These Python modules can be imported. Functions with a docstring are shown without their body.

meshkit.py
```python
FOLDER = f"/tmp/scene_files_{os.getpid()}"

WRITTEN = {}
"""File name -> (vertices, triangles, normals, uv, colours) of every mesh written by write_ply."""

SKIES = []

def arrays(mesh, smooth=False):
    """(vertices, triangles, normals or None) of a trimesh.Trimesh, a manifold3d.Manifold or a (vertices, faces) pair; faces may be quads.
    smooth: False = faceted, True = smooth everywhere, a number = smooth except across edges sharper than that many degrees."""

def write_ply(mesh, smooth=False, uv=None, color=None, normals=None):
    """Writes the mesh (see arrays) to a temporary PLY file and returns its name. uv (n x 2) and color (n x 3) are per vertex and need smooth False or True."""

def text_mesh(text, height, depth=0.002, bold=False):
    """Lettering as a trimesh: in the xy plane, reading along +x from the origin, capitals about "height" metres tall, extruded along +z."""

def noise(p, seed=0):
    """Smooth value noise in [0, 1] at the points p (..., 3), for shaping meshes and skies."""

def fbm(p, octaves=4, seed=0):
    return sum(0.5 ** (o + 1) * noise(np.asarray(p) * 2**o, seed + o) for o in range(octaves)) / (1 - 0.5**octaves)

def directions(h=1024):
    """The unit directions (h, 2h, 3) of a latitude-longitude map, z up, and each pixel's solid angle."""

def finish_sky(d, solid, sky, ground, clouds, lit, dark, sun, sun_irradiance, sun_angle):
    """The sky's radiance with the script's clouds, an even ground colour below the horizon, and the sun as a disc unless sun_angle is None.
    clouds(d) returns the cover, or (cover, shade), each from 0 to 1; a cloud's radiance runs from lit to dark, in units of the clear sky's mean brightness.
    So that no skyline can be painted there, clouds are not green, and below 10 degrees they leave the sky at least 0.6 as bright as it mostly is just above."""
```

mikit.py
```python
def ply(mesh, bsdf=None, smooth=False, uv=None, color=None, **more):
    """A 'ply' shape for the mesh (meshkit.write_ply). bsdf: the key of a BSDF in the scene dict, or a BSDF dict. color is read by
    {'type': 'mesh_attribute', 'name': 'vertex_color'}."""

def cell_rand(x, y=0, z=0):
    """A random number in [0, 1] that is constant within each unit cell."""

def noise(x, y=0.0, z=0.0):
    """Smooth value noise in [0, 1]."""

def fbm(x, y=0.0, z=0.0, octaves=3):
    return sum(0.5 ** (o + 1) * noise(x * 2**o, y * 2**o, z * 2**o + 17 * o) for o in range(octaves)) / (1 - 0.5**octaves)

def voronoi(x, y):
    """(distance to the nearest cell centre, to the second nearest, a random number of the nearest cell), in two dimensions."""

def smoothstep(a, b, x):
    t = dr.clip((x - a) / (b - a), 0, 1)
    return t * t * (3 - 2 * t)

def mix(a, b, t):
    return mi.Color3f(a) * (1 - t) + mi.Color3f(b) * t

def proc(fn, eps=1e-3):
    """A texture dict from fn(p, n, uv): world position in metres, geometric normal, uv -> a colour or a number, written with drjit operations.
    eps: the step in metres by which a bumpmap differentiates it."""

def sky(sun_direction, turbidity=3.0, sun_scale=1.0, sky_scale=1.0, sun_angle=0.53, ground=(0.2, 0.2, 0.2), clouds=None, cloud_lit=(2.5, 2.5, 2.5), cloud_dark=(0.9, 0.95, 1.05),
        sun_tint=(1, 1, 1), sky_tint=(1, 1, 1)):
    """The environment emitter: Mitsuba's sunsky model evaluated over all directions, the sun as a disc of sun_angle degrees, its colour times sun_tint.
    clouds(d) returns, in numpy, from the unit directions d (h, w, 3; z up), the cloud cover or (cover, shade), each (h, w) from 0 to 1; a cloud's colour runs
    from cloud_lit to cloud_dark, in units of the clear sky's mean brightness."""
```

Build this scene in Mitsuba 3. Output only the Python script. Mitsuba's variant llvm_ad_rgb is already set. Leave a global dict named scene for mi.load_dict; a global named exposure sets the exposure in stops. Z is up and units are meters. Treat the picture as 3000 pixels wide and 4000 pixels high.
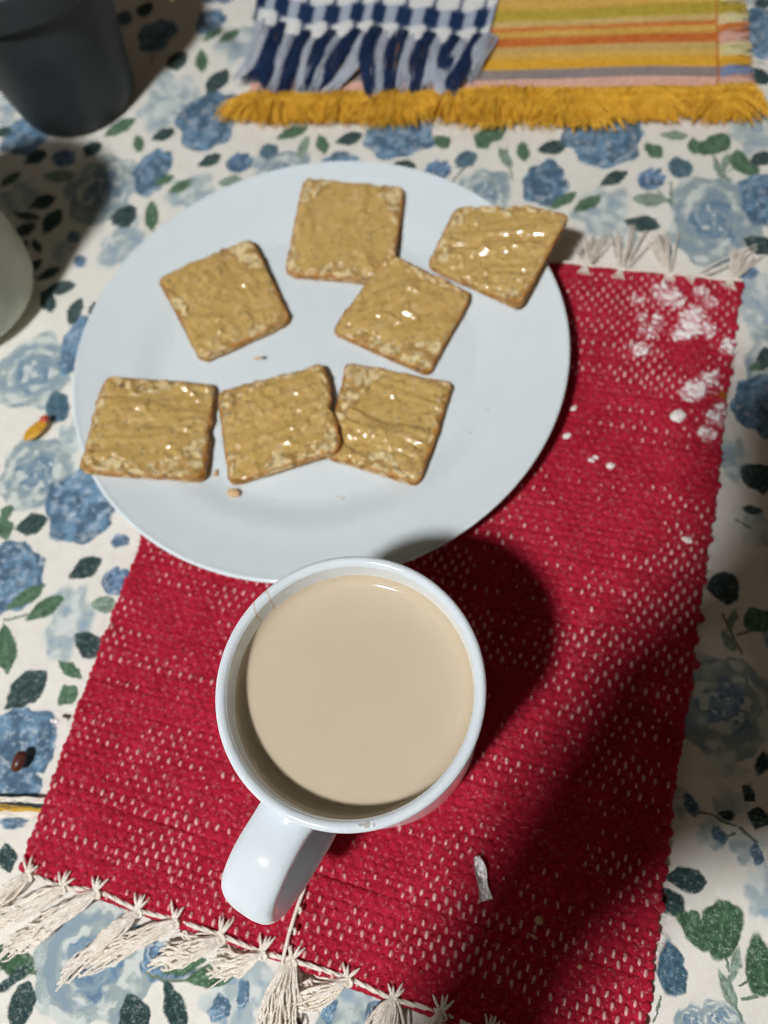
import math, random
import numpy as np, trimesh, drjit as dr, mitsuba as mi, mikit, meshkit
from mikit import noise, fbm, voronoi, smoothstep, mix, cell_rand

T = mi.ScalarTransform4f
V = np.array
scene, labels = {}, {}

# ---------------------------------------------------------------- camera, light, exposure
EYE = V([0.0, 0.0, 0.332])
FWD, UP = V([-0.0957, 0.3978, -0.9125]), V([0.0415, 0.9175, 0.3957])
scene['camera'] = {'type': 'thinlens', 'fov': 54.24, 'fov_axis': 'x', 'near_clip': 0.01, 'far_clip': 20.0,
                   'aperture_radius': 0.00160, 'focus_distance': 0.238,
                   'to_world': T().look_at(origin=EYE.tolist(), target=(EYE + FWD).tolist(), up=UP.tolist())}
exposure = 0.0
LAMP = V([-0.56, -0.62, 1.50])
scene['lamp_bulb__globe'] = {'type': 'sphere', 'center': LAMP.tolist(), 'radius': 0.078,
                      'bsdf': {'type': 'diffuse', 'reflectance': {'type': 'rgb', 'value': [0.8, 0.8, 0.8]}},
                      'emitter': {'type': 'area', 'radiance': {'type': 'rgb', 'value': [492, 490, 485]}}}
labels['lamp_bulb'] = {'label': 'white globe bulb hanging above the table behind the viewer', 'category': 'light bulb'}
scene['room_light'] = {'type': 'constant', 'radiance': {'type': 'rgb', 'value': [0.062, 0.051, 0.037]}}

# ---------------------------------------------------------------- helpers
def n3(p, s=1.0, seed=0):
    return meshkit.noise(np.asarray(p, float) * s, seed)

def f3(p, s=1.0, o=3, seed=0):
    return meshkit.fbm(np.asarray(p, float) * s, o, seed)

def P3(x, y, z=0.0):
    x, y, z = np.broadcast_arrays(np.asarray(x, float), y, z)
    return np.stack([x, y, z], -1)

class Mesh:
    def __init__(self):
        self.v, self.f, self.u, self.n = [], [], [], 0
    def add(self, v, f, uv=None):
        self.v.append(np.asarray(v, float)); self.f.append(np.asarray(f, int) + self.n)
        self.u.append(np.zeros((len(v), 2)) if uv is None else uv); self.n += len(v)
        return self
    def tube(self, c, r, sides=6, sq=1.0, cap=True, tw=0.0):
        """A tube along c; r radius per point; sq: height over width of the section."""
        c = np.asarray(c, float); m = len(c); r = np.broadcast_to(r, m)
        t = np.gradient(c, axis=0); t /= np.linalg.norm(t, axis=1, keepdims=True) + 1e-12
        up = np.tile([0.0, 0, 1], (m, 1)); up[np.abs(t[:, 2]) > 0.97] = [0.37, 0.93, 0]
        s = np.cross(t, up); s /= np.linalg.norm(s, axis=1, keepdims=True); w = np.cross(s, t)
        a = np.arange(sides) * 2 * np.pi / sides
        ca, sa = np.cos(a + tw), np.sin(a + tw) * 1.0
        v = c[:, None] + r[:, None, None] * (ca[None, :, None] * s[:, None] + sq * sa[None, :, None] * w[:, None])
        i = np.arange(m - 1)[:, None] * sides; j = np.arange(sides)[None]; k = (j + 1) % sides
        q = np.stack([i + j, i + k, i + sides + k, i + sides + j], -1).reshape(-1, 4)
        f = np.vstack([q[:, [0, 1, 2]], q[:, [0, 2, 3]]])
        v = v.reshape(-1, 3)
        if cap:
            v = np.vstack([v, c[:1], c[-1:]]); jj = np.arange(sides); kk = (jj + 1) % sides
            f = np.vstack([f, np.stack([kk, jj, jj * 0 + m * sides], 1), np.stack([jj, kk, jj * 0 + m * sides + 1], 1) + np.where([[1, 1, 0]], (m - 1) * sides, 0)])
        return self.add(v, f)
    def mesh(self):
        return trimesh.Trimesh(np.vstack(self.v), np.vstack(self.f), process=False)
    def uv(self):
        return np.vstack(self.u)

def grid_faces(a, b):
    i = np.arange(a - 1)[:, None] * b + np.arange(b - 1)[None]
    q = np.stack([i, i + b, i + b + 1, i + 1], -1).reshape(-1, 4)
    return np.vstack([q[:, [0, 1, 2]], q[:, [0, 2, 3]]])

def lathe(profile, seg=192, centre=(0, 0), z=0.0):
    pr = np.asarray(profile, float); a = np.arange(seg) * 2 * np.pi / seg
    v = np.stack([pr[:, None, 0] * np.cos(a) + centre[0], pr[:, None, 0] * np.sin(a) + centre[1], np.repeat(pr[:, 1:2], seg, 1) + z], -1).reshape(-1, 3)
    i = np.arange(len(pr) - 1)[:, None] * seg; j = np.arange(seg)[None]; k = (j + 1) % seg
    q = np.stack([i + j, i + k, i + seg + k, i + seg + j], -1).reshape(-1, 4)
    return trimesh.Trimesh(v, np.vstack([q[:, [0, 1, 2]], q[:, [0, 2, 3]]]), process=False)

def smooth_profile(pts, n=8):
    """Catmull-Rom through the profile points."""
    p = np.asarray(pts, float); p = np.vstack([2 * p[0] - p[1], p, 2 * p[-1] - p[-2]]); t = np.linspace(0, 1, n, endpoint=False)[:, None]; out = []
    for i in range(1, len(p) - 2):
        a, b, c, d = p[i - 1:i + 3]
        out.append(0.5 * (2 * b + (c - a) * t + (2 * a - 5 * b + 4 * c - d) * t**2 + (3 * b - a - 3 * c + d) * t**3))
    return np.vstack(out + [p[-2:-1]])

def bez(*ps, n=12):
    ps = [V(p, float) for p in ps]; t = np.linspace(0, 1, n)[:, None]
    while len(ps) > 1:
        ps = [a * (1 - t) + b * t for a, b in zip(ps, ps[1:])]
    return ps[0]

def put(key, mesh, bsdf, smooth=True, uv=None, kind=None, label=None, category=None, group=None):
    base, k = key, 0
    while key in scene:
        k += 1; key = f'{base}_{k:03d}'
    scene[key] = mikit.ply(mesh, bsdf, smooth=smooth, uv=uv)
    tag(key, label, category, group, kind)
    return key

def tag(key, label=None, category=None, group=None, kind=None):
    d = {a: b for a, b in (('label', label), ('category', category), ('group', group), ('kind', kind)) if b}
    if d: labels[key] = d

def rgb(c):
    return {'type': 'rgb', 'value': list(map(float, c))}

def mat(name, base, rough=0.5, bump=None, bscale=1.0, eps=3e-4, **more):
    b = {'type': 'principled', 'base_color': mikit.proc(base) if callable(base) else rgb(base), 'roughness': rough, **more}
    if bump is not None:
        b = {'type': 'bumpmap', 'arbitrary': mikit.proc(bump, eps=eps), 'scale': bscale, 'bsdf': b}
    scene[name] = {'type': 'twosided', 'bsdf': b}
    return name
# ---------------------------------------------------------------- tablecloth: flat floral print on cotton
PRINT = '''d -210 552 6.8 8.0 -9;t -225 544 7.1 7.6 6;R -197 521 14.0 17.7 -9;R -159 530 10.4 14.2 -9;g -156 516 9.0 3.7 44;g -144 512 8.7 4.7 37;Q -137 503 13.4 17.0 -9;k -178 491 7.1 9.1 -8;g -161 489 11.6 4.1 -81;d -148 466 12.1 7.3 61;Q -179 451 18.8 24.8 -8;R -150 430 20.9 27.3 -7;g -211 431 12.0 5.5 36;d -180 420 8.4 5.5 21;g -196 415 8.3 3.5 -75;R -183 388 12.1 20.0 -7;d -146 393 8.2 4.8 28;B -126 389 8.8 8.3 70;s -130 373 8.7 4.9 -6;g -174 379 7.0 3.5 28;g -163 373 8.5 4.2 35;Q -155 367 14.5 14.0 -29;g -179 351 12.3 4.2 -81;k -196 352 7.3 8.9 -6;d -227 413 7.1 6.3 63;B -245 407 7.5 9.2 51;d -265 409 8.4 5.9 37;s -246 391 11.2 5.2 -7;P -215 377 23.4 28.3 -6;g -279 391 8.4 4.2 44;Q -269 374 12.8 14.4 -6;d -253 370 8.7 5.9 21;d -244 353 10.3 6.0 74;d -262 359 9.8 3.2 -17;d -261 347 8.5 4.9 36;d -250 334 6.8 2.5 -58;d -260 332 7.7 3.9 74;Q -194 329 13.3 18.5 -6;B -227 339 4.2 5.2 35;B -219 319 4.1 5.0 35;Q -233 327 6.0 9.3 -5;R -276 431 16.0 19.2 -7;Q -298 458 13.9 19.0 -8;d -293 436 6.1 4.8 22;t -108 397 6.0 5.7 59;g -94 411 10.6 4.6 21;s -86 397 10.5 3.0 77;g -74 399 8.6 3.8 -74;d -57 401 8.7 5.1 18;R -26 400 21.7 19.2 -7;g 1 392 6.6 4.7 -53;P -97 376 16.2 19.5 -7;R -62 382 11.6 8.6 -7;d -22 375 6.7 3.6 -20;B -2 369 8.6 7.7 65;t 15 376 6.9 6.0 55;S 10 364 8.4 0.7 -124;S 3 359 3.5 0.7 -54;g 31 395 9.5 7.4 21;g 25 389 7.2 4.8 -63;P 23 345 16.8 21.2 -6;s 38 374 9.4 2.9 -71;S 40 369 14.3 0.6 -85;Q -113 388 6.0 6.0 -7;g 49 378 8.3 3.6 -87;R 97 383 23.0 22.5 -7;d 66 379 8.5 5.5 10;g 124 370 7.0 4.7 -63;s 137 380 7.6 3.6 -14;g 160 370 10.0 6.9 51;g 151 368 5.8 5.5 7;g 147 370 6.6 3.2 -92;S 159 351 12.2 0.6 -76;s 158 350 7.2 2.5 -77;s 162 355 8.1 2.0 66;S 165 350 4.0 0.6 35;g 170 356 9.2 5.2 -93;g 174 349 5.9 5.1 -48;d 182 356 7.6 5.0 26;R 60 351 13.0 17.7 -6;g 69 337 9.5 3.5 34;g 82 333 9.3 4.1 32;Q 90 325 14.2 18.9 -6;d 99 351 8.7 4.5 26;S 91 346 2.9 0.5 -143;B 120 348 9.4 7.3 60;t 137 354 7.7 6.1 -76;S 129 337 8.1 0.6 79;S 124 334 6.1 0.6 -59;s 116 332 9.3 4.9 -13;S 127 329 2.9 0.6 -16;P 148 314 23.7 31.8 -6;R 177 326 12.7 19.6 -6;d 110 315 10.0 5.4 -17;d 119 296 9.9 4.5 -91;d 169 294 8.5 6.3 -40;R 202 463 15.2 23.8 -9;d 193 424 8.7 6.1 -62;Q 185 385 15.3 22.8 -7;Q 101 308 7.5 10.0 -6;s 95 301 2.7 2.0 -6;d 77 298 4.6 1.9 31;d 208 489 5.6 4.5 -9;S 180 441 21.9 0.5 -19;B 160 275 5.5 3.7 8;Q 162 255 12.5 20.9 -5;k 158 221 6.9 4.0 56;g 152 216 3.8 1.8 19;R 151 194 13.4 17.2 -4;k 143 155 7.3 7.4 -40;d 136 139 4.4 2.4 -14;Q 137 129 7.0 8.0 -2;S 131 132 3.9 0.5 -38;Q 132 166 6.3 11.2 -3;k 118 102 6.1 7.1 -2;g 129 87 5.7 6.5 -71;S 117 81 9.8 0.6 -76;s 118 87 5.6 1.7 62;s 115 78 4.9 2.3 -70;S 122 81 3.5 0.6 21;P 109 50 20.8 21.5 -1;k 120 28 4.3 2.5 52;Q 105 25 8.1 2.7 -0;R 89 12 2.6 4.3 18;Q 86 13 5.4 5.2 -0;Q 104 13 6.2 5.8 -0;d 102 8 3.8 1.8 -10;S 98 7 8.0 0.5 -22;S 109 1 4.7 0.7 -41;S 102 1 2.3 0.5 -176;R 98 1 2.7 3.4 18;Q 95 1 5.4 5.1 -0;d 114 7 4.1 3.8 -21;Q 108 -4 6.0 5.8 0;R 111 -6 2.2 4.2 0;d 83 -15 7.7 4.3 -9;k 76 -23 5.6 4.1 -24;G 94 -31 9.5 6.8 70;G 84 -33 7.0 4.4 -50;g 84 -28 2.6 2.3 -88;S 93 -43 3.1 0.5 -81;S 94 -54 8.0 0.5 -84;s 96 -44 6.7 1.7 65;s 92 -51 6.1 2.2 -74;G 105 -45 8.8 5.3 -95;Q 111 -20 6.7 9.6 0;T 73 -46 8.1 5.2 -92;S 66 -58 4.7 0.4 -114;P 78 -62 6.2 5.4 1;P 88 -61 7.3 6.4 1;S 99 -49 3.0 0.5 22;S 99 -54 3.6 0.5 18;d -249 317 6.6 3.8 56;d -238 311 7.6 3.8 35;d -229 299 10.0 5.0 10;k -234 289 8.5 4.2 -57;d -216 281 4.6 9.2 -5;d -205 282 3.1 4.4 -5;R -211 256 8.9 20.2 -4;P -234 240 22.3 23.9 -4;T -215 216 9.7 6.7 -71;Q -204 196 6.8 11.5 -3;P -220 177 20.1 21.0 -3;R -191 157 20.6 21.2 -3;g -232 154 5.2 3.1 70;d -217 147 8.5 5.8 14;g -231 146 6.9 4.1 -69;R -222 118 17.1 19.2 -2;d -184 122 8.6 5.3 29;B -166 115 7.2 7.6 67;g -212 108 9.8 3.7 34;g -201 102 10.0 4.4 33;Q -188 95 11.0 17.4 -2;S -215 98 6.9 0.6 13;s -171 103 6.1 4.2 -2;g -217 83 12.1 5.0 -73;k -175 83 7.4 5.3 -36;g -183 72 7.6 2.7 -32;d -203 63 11.4 7.3 45;g -182 60 5.5 4.5 48;R -202 39 18.2 16.4 -1;R -191 35 6.7 7.8 -51;R -200 20 11.9 9.8 -0;d -197 -8 5.7 4.0 -67;S -196 11 7.4 0.6 3;R -197 6 6.3 2.8 -0;R -188 -17 1.8 1.4 0;P -152 -47 24.5 21.4 1;R -125 -45 7.6 7.2 1;g -115 -47 8.7 2.8 16;g -103 -50 10.7 4.0 11;R -117 -50 8.4 1.6 11;S -126 -51 4.8 0.6 -21;S -115 -52 7.1 0.6 7;S -120 -56 3.4 0.6 -56;d -117 -61 9.6 3.9 -63;d -133 -64 7.7 6.3 -65;G -187 -46 10.6 4.8 -16;d -180 -62 8.7 5.3 79;d -186 -53 9.3 2.1 37;S -178 -50 2.4 0.8 -7;Q -94 -58 10.0 11.4 1;R -99 -61 4.1 4.5 -15;Q -86 -51 4.8 8.5 1;R -90 -56 2.7 4.6 1;Q -82 -53 4.6 6.9 1;Q -49 -58 10.6 8.2 1;R -38 -62 4.0 5.1 1;d -72 -65 5.9 3.0 -7;R -56 -61 2.6 4.5 -16;R -168 136 4.8 3.8 -2;g 11 -76 7.2 2.9 -16;k -57 -80 7.6 4.3 -15;P -108 -95 21.9 15.8 2'''
COL = {'d': (.030, .060, .062), 'g': (.075, .150, .088), 's': (.21, .29, .23), 't': (.075, .14, .19), 'k': (.028, .055, .058), 'G': (.05, .11, .06), 'T': (.055, .12, .17),
       'R': (.102, .185, .285), 'P': (.36, .44, .455), 'B': (.09, .165, .29), 'Q': (.42, .51, .53), 'S': (.16, .22, .17)}
KIND = {'d': 0, 'g': 0, 's': 0, 't': 6, 'k': 6, 'G': 6, 'T': 6, 'R': 1, 'P': 2, 'B': 3, 'Q': 5, 'S': 4}
ORDER = {'Q': 0, 'P': 1, 'R': 2, 'S': 3}
items = [(w[0], *map(float, w[1:])) for w in (x.split() for x in PRINT.split(';'))]
rng = np.random.default_rng(5)
seen = V([(-335, 590), (225, 505), (115, -75), (-200, -80)])        # the part of the print that was copied motif by motif
def in_seen(x, y):
    s = [np.cross(seen[(i + 1) % 4] - seen[i], V([x, y]) - seen[i]) for i in range(4)]
    return all(a < 0 for a in s)
spots = []
for _ in range(6000):
    x, y = rng.uniform(-640, 640), rng.uniform(-440, 940)
    k = rng.choice(list('dgstkRPBQ'), p=[.2, .2, .1, .06, .06, .13, .09, .08, .08])
    a = {'R': 18, 'P': 24, 'Q': 14, 'B': 7}.get(k, 9) * rng.uniform(.7, 1.2)
    if in_seen(x, y) or any((x - c[0])**2 + (y - c[1])**2 < (.8 * (a + c[2]))**2 for c in spots[-1400:]):
        continue
    spots.append((x, y, a)); items.append((k, x, y, a, a * (.42 if k in 'dgs' else .9), rng.uniform(0, 180)))
items.sort(key=lambda i: ORDER.get(i[0], 4))
X0, Y0, CELL, SLOTS, NX, NY = -660.0, -460.0, 11.0, 9, 120, 130
table = np.full((NY, NX, SLOTS), len(items), int); fill = np.zeros((NY, NX), int)
for k, (c, x, y, a, b, an) in enumerate(items):
    R = max(a, b) * 1.22 + 1.5
    t = math.radians(an); ex = math.hypot(a * math.cos(t), b * math.sin(t)) * 1.22 + 1.5; ey = math.hypot(a * math.sin(t), b * math.cos(t)) * 1.22 + 1.5
    for j in range(max(0, int((y - ey - Y0) / CELL)), min(NY - 1, int((y + ey - Y0) / CELL)) + 1):
        for i in range(max(0, int((x - ex - X0) / CELL)), min(NX - 1, int((x + ex - X0) / CELL)) + 1):
            if fill[j, i] < SLOTS:
                table[j, i, fill[j, i]] = k; fill[j, i] += 1
SC = {0: 1.08, 6: 1.06, 1: 1.05, 2: 1.08, 5: 1.08, 3: 1.05, 4: 1}
items = [(c, x, y, a * SC[KIND[c]], b * SC[KIND[c]], an) for c, x, y, a, b, an in items]
rows = [(x, y, math.cos(math.radians(an)), math.sin(math.radians(an)), 1 / a, 1 / b, KIND[c], *COL[c], a, b) for c, x, y, a, b, an in items] + [(9e5, 9e5, 1, 0, 1, 1, 9, 0, 0, 0, 1, 1)]
PAR = [mi.Float(np.ascontiguousarray(q, np.float32)) for q in np.array(rows, np.float32).T]
TAB = mi.UInt32(table.ravel().astype(np.uint32))
dr.eval(PAR, TAB)

def cloth_colour(p, n, uv):
    x, y = p.x * 1000, p.y * 1000
    n1, n2 = fbm(x / 5.0, y / 5.0, octaves=2), noise(x / 1.1, y / 1.1, 3)
    g = noise(x * 1.9, y * 1.9, 7); n4 = noise(x / 2.6 + 50, y / 2.6, 5)
    xx, yy = x + (n4 - .5) * 1.3 + (n2 - .5) * .5, y + (noise(x / 2.6 + 90, y / 2.6, 8) - .5) * 1.3
    col = mix((.735, .715, .655), (.80, .785, .735), n1) * (.965 + .07 * g)
    ix, iy = dr.clip(dr.floor((x - X0) / CELL), 0, NX - 1), dr.clip(dr.floor((y - Y0) / CELL), 0, NY - 1)
    cell = mi.UInt32(iy * NX + ix) * SLOTS
    for s in range(SLOTS):
        k = dr.gather(mi.UInt32, TAB, cell + s)
        cx, cy, co, si, ia, ib, kind, r0, g0, b0, a, b = [dr.gather(mi.Float, q, k) for q in PAR]
        dx, dy = xx - cx, yy - cy
        u, v = (dx * co + dy * si) * ia, (dy * co - dx * si) * ib
        av, r = dr.abs(v), dr.sqrt(u * u + v * v)
        th = dr.atan2(v, u + 1e-6); sd = cx * .37 + cy * .61
        lobe = .055 * dr.sin(3 * th + sd) + .05 * dr.sin(5 * th + 2 * sd) + .045 * dr.sin(8 * th - sd)
        soft = .55 * ib
        leaf = smoothstep(-soft, soft, (1 - u * u) * (1 + .22 * u) * .98 - av)
        oval = smoothstep(-soft, soft, 1 - r - .10 * u * (u * u - v * v) + lobe * .5)
        rose = smoothstep(-soft, soft, .96 - r + lobe)
        petal = smoothstep(-.20, .12, .92 - r + 2 * lobe)
        bud = smoothstep(-soft, soft, 1 - r - .35 * smoothstep(.1, 1, u) * (.5 + .5 * dr.sin(9 * v)))
        stem = smoothstep(-.35, .35, 1.0 - av) * smoothstep(0, .12 , 1 - dr.abs(u))
        m = dr.select(kind < .5, leaf, dr.select(kind < 2.5, rose, dr.select(kind < 3.5, bud, dr.select(kind < 4.5, stem, dr.select(kind < 5.5, petal, oval)))))
        m = dr.select(kind > 8, 0, m)
        base = mi.Color3f(r0, g0, b0)
        # leaves: watercolour grain, pale vein, specks where the canvas shows
        lv = base * (.62 + .75 * n2) * (1 + .45 * smoothstep(.14, .02, av + .08 * (n2 - .5)))
        lv = mix(lv, (.42, .47, .42), .42 * smoothstep(.66, .92, g * .8 + n2 * .3))
        # blue roses: washes of two blues, pale broken petal edges
        sw = noise(2.3 * dr.cos(th) + 1.6 * r + sd, 2.3 * dr.sin(th), r * 6.5 + .8 * n4)        # brush strokes that run round the heart
        ring = dr.sin(r * 9.5 + 1.7 * th + 4.2 * n1 + sd)
        bl = mix(base * .80, base * 1.25 + mi.Color3f(.03, .05, .06), smoothstep(.36, .66, n1)) * (.78 + .45 * n2)
        bl = mix(bl, (.52, .58, .63), .55 * smoothstep(.66, .97, ring) * smoothstep(.38, .62, n4) + .30 * smoothstep(.7, .95, g * .7 + n4 * .35))
        bl = mix(bl, base * .62, .55 * smoothstep(.58, .74, sw)); bl = mix(bl, (.50, .57, .62), .45 * smoothstep(.40, .28, sw) * smoothstep(.35, .6, n2))
        # pale roses: washed grey blue, darker rings, blue heart
        pl = mix(mi.Color3f(.53, .59, .575), base * .90, smoothstep(.25, .58, n1 + .25 * (g - .5)))
        pl = mix(pl, (.23, .33, .42), .55 * smoothstep(.25, .9, ring) * smoothstep(.32, .6, n4) * smoothstep(1.0, .6, r))
        pl = mix(pl, (.27, .36, .32), .35 * smoothstep(.5, .72, n4) * smoothstep(.45, .6, r) * smoothstep(.95, .75, r))
        pl = mix(pl, mix((.095, .18, .29), (.20, .30, .40), n2), smoothstep(.06, -.06, r - .46 + lobe) * (1 - .75 * smoothstep(.7, .95, dr.sin(r * 22 + 2 * th + sd))))
        pl = mix(pl, (.235, .325, .40), .62 * smoothstep(.56, .70, sw) * smoothstep(1.02, .8, r)); pl = mix(pl, (.66, .70, .67), .55 * smoothstep(.40, .28, sw))
        qt = mix(mi.Color3f(.63, .68, .665), base * .9, smoothstep(.25, .62, n1) * .95)
        pl = mix(pl, (.235, .325, .40), .62 * smoothstep(.56, .70, sw) * smoothstep(1.02, .8, r)); pl = mix(pl, (.66, .70, .67), .55 * smoothstep(.40, .28, sw))
        qt = mix(qt, (.24, .36, .50), .6 * smoothstep(.62, .78, n4 * .6 + n1 * .45))
        c = dr.select((kind < .5) | (kind > 5.5), lv, dr.select(kind < 1.5, bl, dr.select(kind < 2.5, pl, dr.select(kind < 3.5, bl, dr.select(kind < 4.5, base * (.8 + .4 * n2), qt)))))
        col = col * (1 - m) + c * m
    return col

def cloth_weave(p, n, uv):
    x, y = p.x * 1000, p.y * 1000
    return .5 + .25 * dr.sin(x * 9.5 + 1.5 * noise(x / 3, y / 3)) * dr.sin(y * 9.5) + .35 * noise(x * 1.5, y * 1.5)

mat('cotton_print', cloth_colour, .85, cloth_weave, 6e-5, eps=1e-4, specular=.15)
gx, gy = np.meshgrid(np.linspace(-.64, .64, 261), np.linspace(-.44, .94, 281), indexing='ij')
gz = -.0028 * (1 - f3(P3(gx, gy), 9, 3, 4)) - .0009 * n3(P3(gx, gy), 40, 2) 
put('tablecloth', trimesh.Trimesh(P3(gx, gy, gz).reshape(-1, 3), grid_faces(261, 281)), 'cotton_print',
    kind='structure', label='white tablecloth printed with blue roses, pale roses and green leaves')

# ---------------------------------------------------------------- red woven placemat
BL, BR, TR, TL = V([-.1874, -.0126]), V([.0550, -.0810]), V([.1530, .2655]), V([-.1120, .3266])
def on_mat(u, v):
    u, v = np.broadcast_arrays(np.asarray(u, float), np.asarray(v, float))
    u, v = u[..., None], v[..., None]
    p = (BL * (1 - u) + BR * u) * (1 - v) + (TL * (1 - u) + TR * u) * v
    q = P3(p[..., 0], p[..., 1])
    w = .0045 * (f3(q, 14, 2, 1) - .5)[..., None] * V([.9, .45]) * np.clip(4 * (.5 - np.abs(v - .5)), 0, 1)
    return p + w

POWDER = [(113.9, 261.9, 5.5, .75), (117.6, 255.6, 5, .8), (99.3, 258.6, 3.2, .5), (125.1, 244.7, 6, 1), (122.0, 238.1, 5.5, 1), (117, 234.5, 4, .9), (131, 236, 4, .8), (134.6, 252.6, 4, .45), (131.5, 260.1, 3.5, .8), (96.5, 228.3, 4.5, .9), (102.3, 237.8, 4.5, .5), (106.5, 243.3, 4, .4), (100, 247, 3, .5),
          (138.7, 225.1, 4.2, .8), (120.5, 201.9, 5, .85), (115.8, 199.6, 4, .9), (127.1, 207.1, 4.5, .6), (126.3, 184.6, 4.5, .7), (121.0, 177.5, 4.2, .85), (129.5, 190, 3.5, .5), (65.6, 165.5, 2, .4), (-183, 47, 2.5, .3)]
def powder(x, y):
    m = mi.Float(0)
    w1, w2 = noise(x / 1.6, y / 1.6, 2) - .5, noise(x / .7, y / .7, 4) - .5
    for cx, cy, r, s in POWDER:
        d = dr.sqrt(dr.square(x - cx) + dr.square(y - cy)) / (1.15 * r)
        m = dr.maximum(m, s * smoothstep(1.05, .55, d + 1.1 * w1 + .5 * w2))
    return m
def red_wool(p, n, uv):
    x, y = p.x * 1000, p.y * 1000
    c = mix((.31, .008, .022), (.50, .020, .052), .55 * noise(x / 1.4, y / 1.4, p.z * 700) + .45 * noise(x / 9, y / 9, 2))
    c = c * (.75 + .5 * noise(x * 2.3, y * 2.3, p.z * 2500))
    c = mix(c, (.60, .26, .30), .35 * smoothstep(.62, .9, noise(x * 1.1, y * 1.1, p.z * 1500)))
    c = mix(c, (.78, .56, .59), .88 * powder(x, y) * smoothstep(.12, .5, noise(x * 1.1, y * 1.1, 3)))
    d = dr.sqrt(dr.square((x - 133) / 6.5) + dr.square((y - 197.5) / 3.2)) + 1.0 * (noise(x / 1.5, y / 1.5, 9) - .5)
    return mix(c, (.42, .14, .012), smoothstep(1.0, .6, d) * .9)
def wool_fuzz(p, n, uv):
    x, y = p.x * 1000, p.y * 1000
    g = x * .60 + y * .80; f = y * .60 - x * .80         # the yarn's slanting twist
    return .9 * noise(g * .8, f * 2.2, p.z * 500) + .8 * noise(x * 2.6, y * 2.6, p.z * 2600) + .5 * noise(x * .9, y * .9, p.z * 900)
mat('red_wool', red_wool, .9, wool_fuzz, 3.2e-4, eps=1.2e-4, specular=.1, sheen=.25)
def warp_colour(p, n, uv):
    x, y = p.x * 1000, p.y * 1000
    c = mix((.56, .26, .265), (.80, .50, .49), noise(x / 1.3, y / 1.3, 3)) * (.8 + .4 * noise(x * 3, y * 3, 1))
    return mix(c, (.82, .72, .72), powder(x, y))
mat('warp_cotton', warp_colour, .85, specular=.15)
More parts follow.
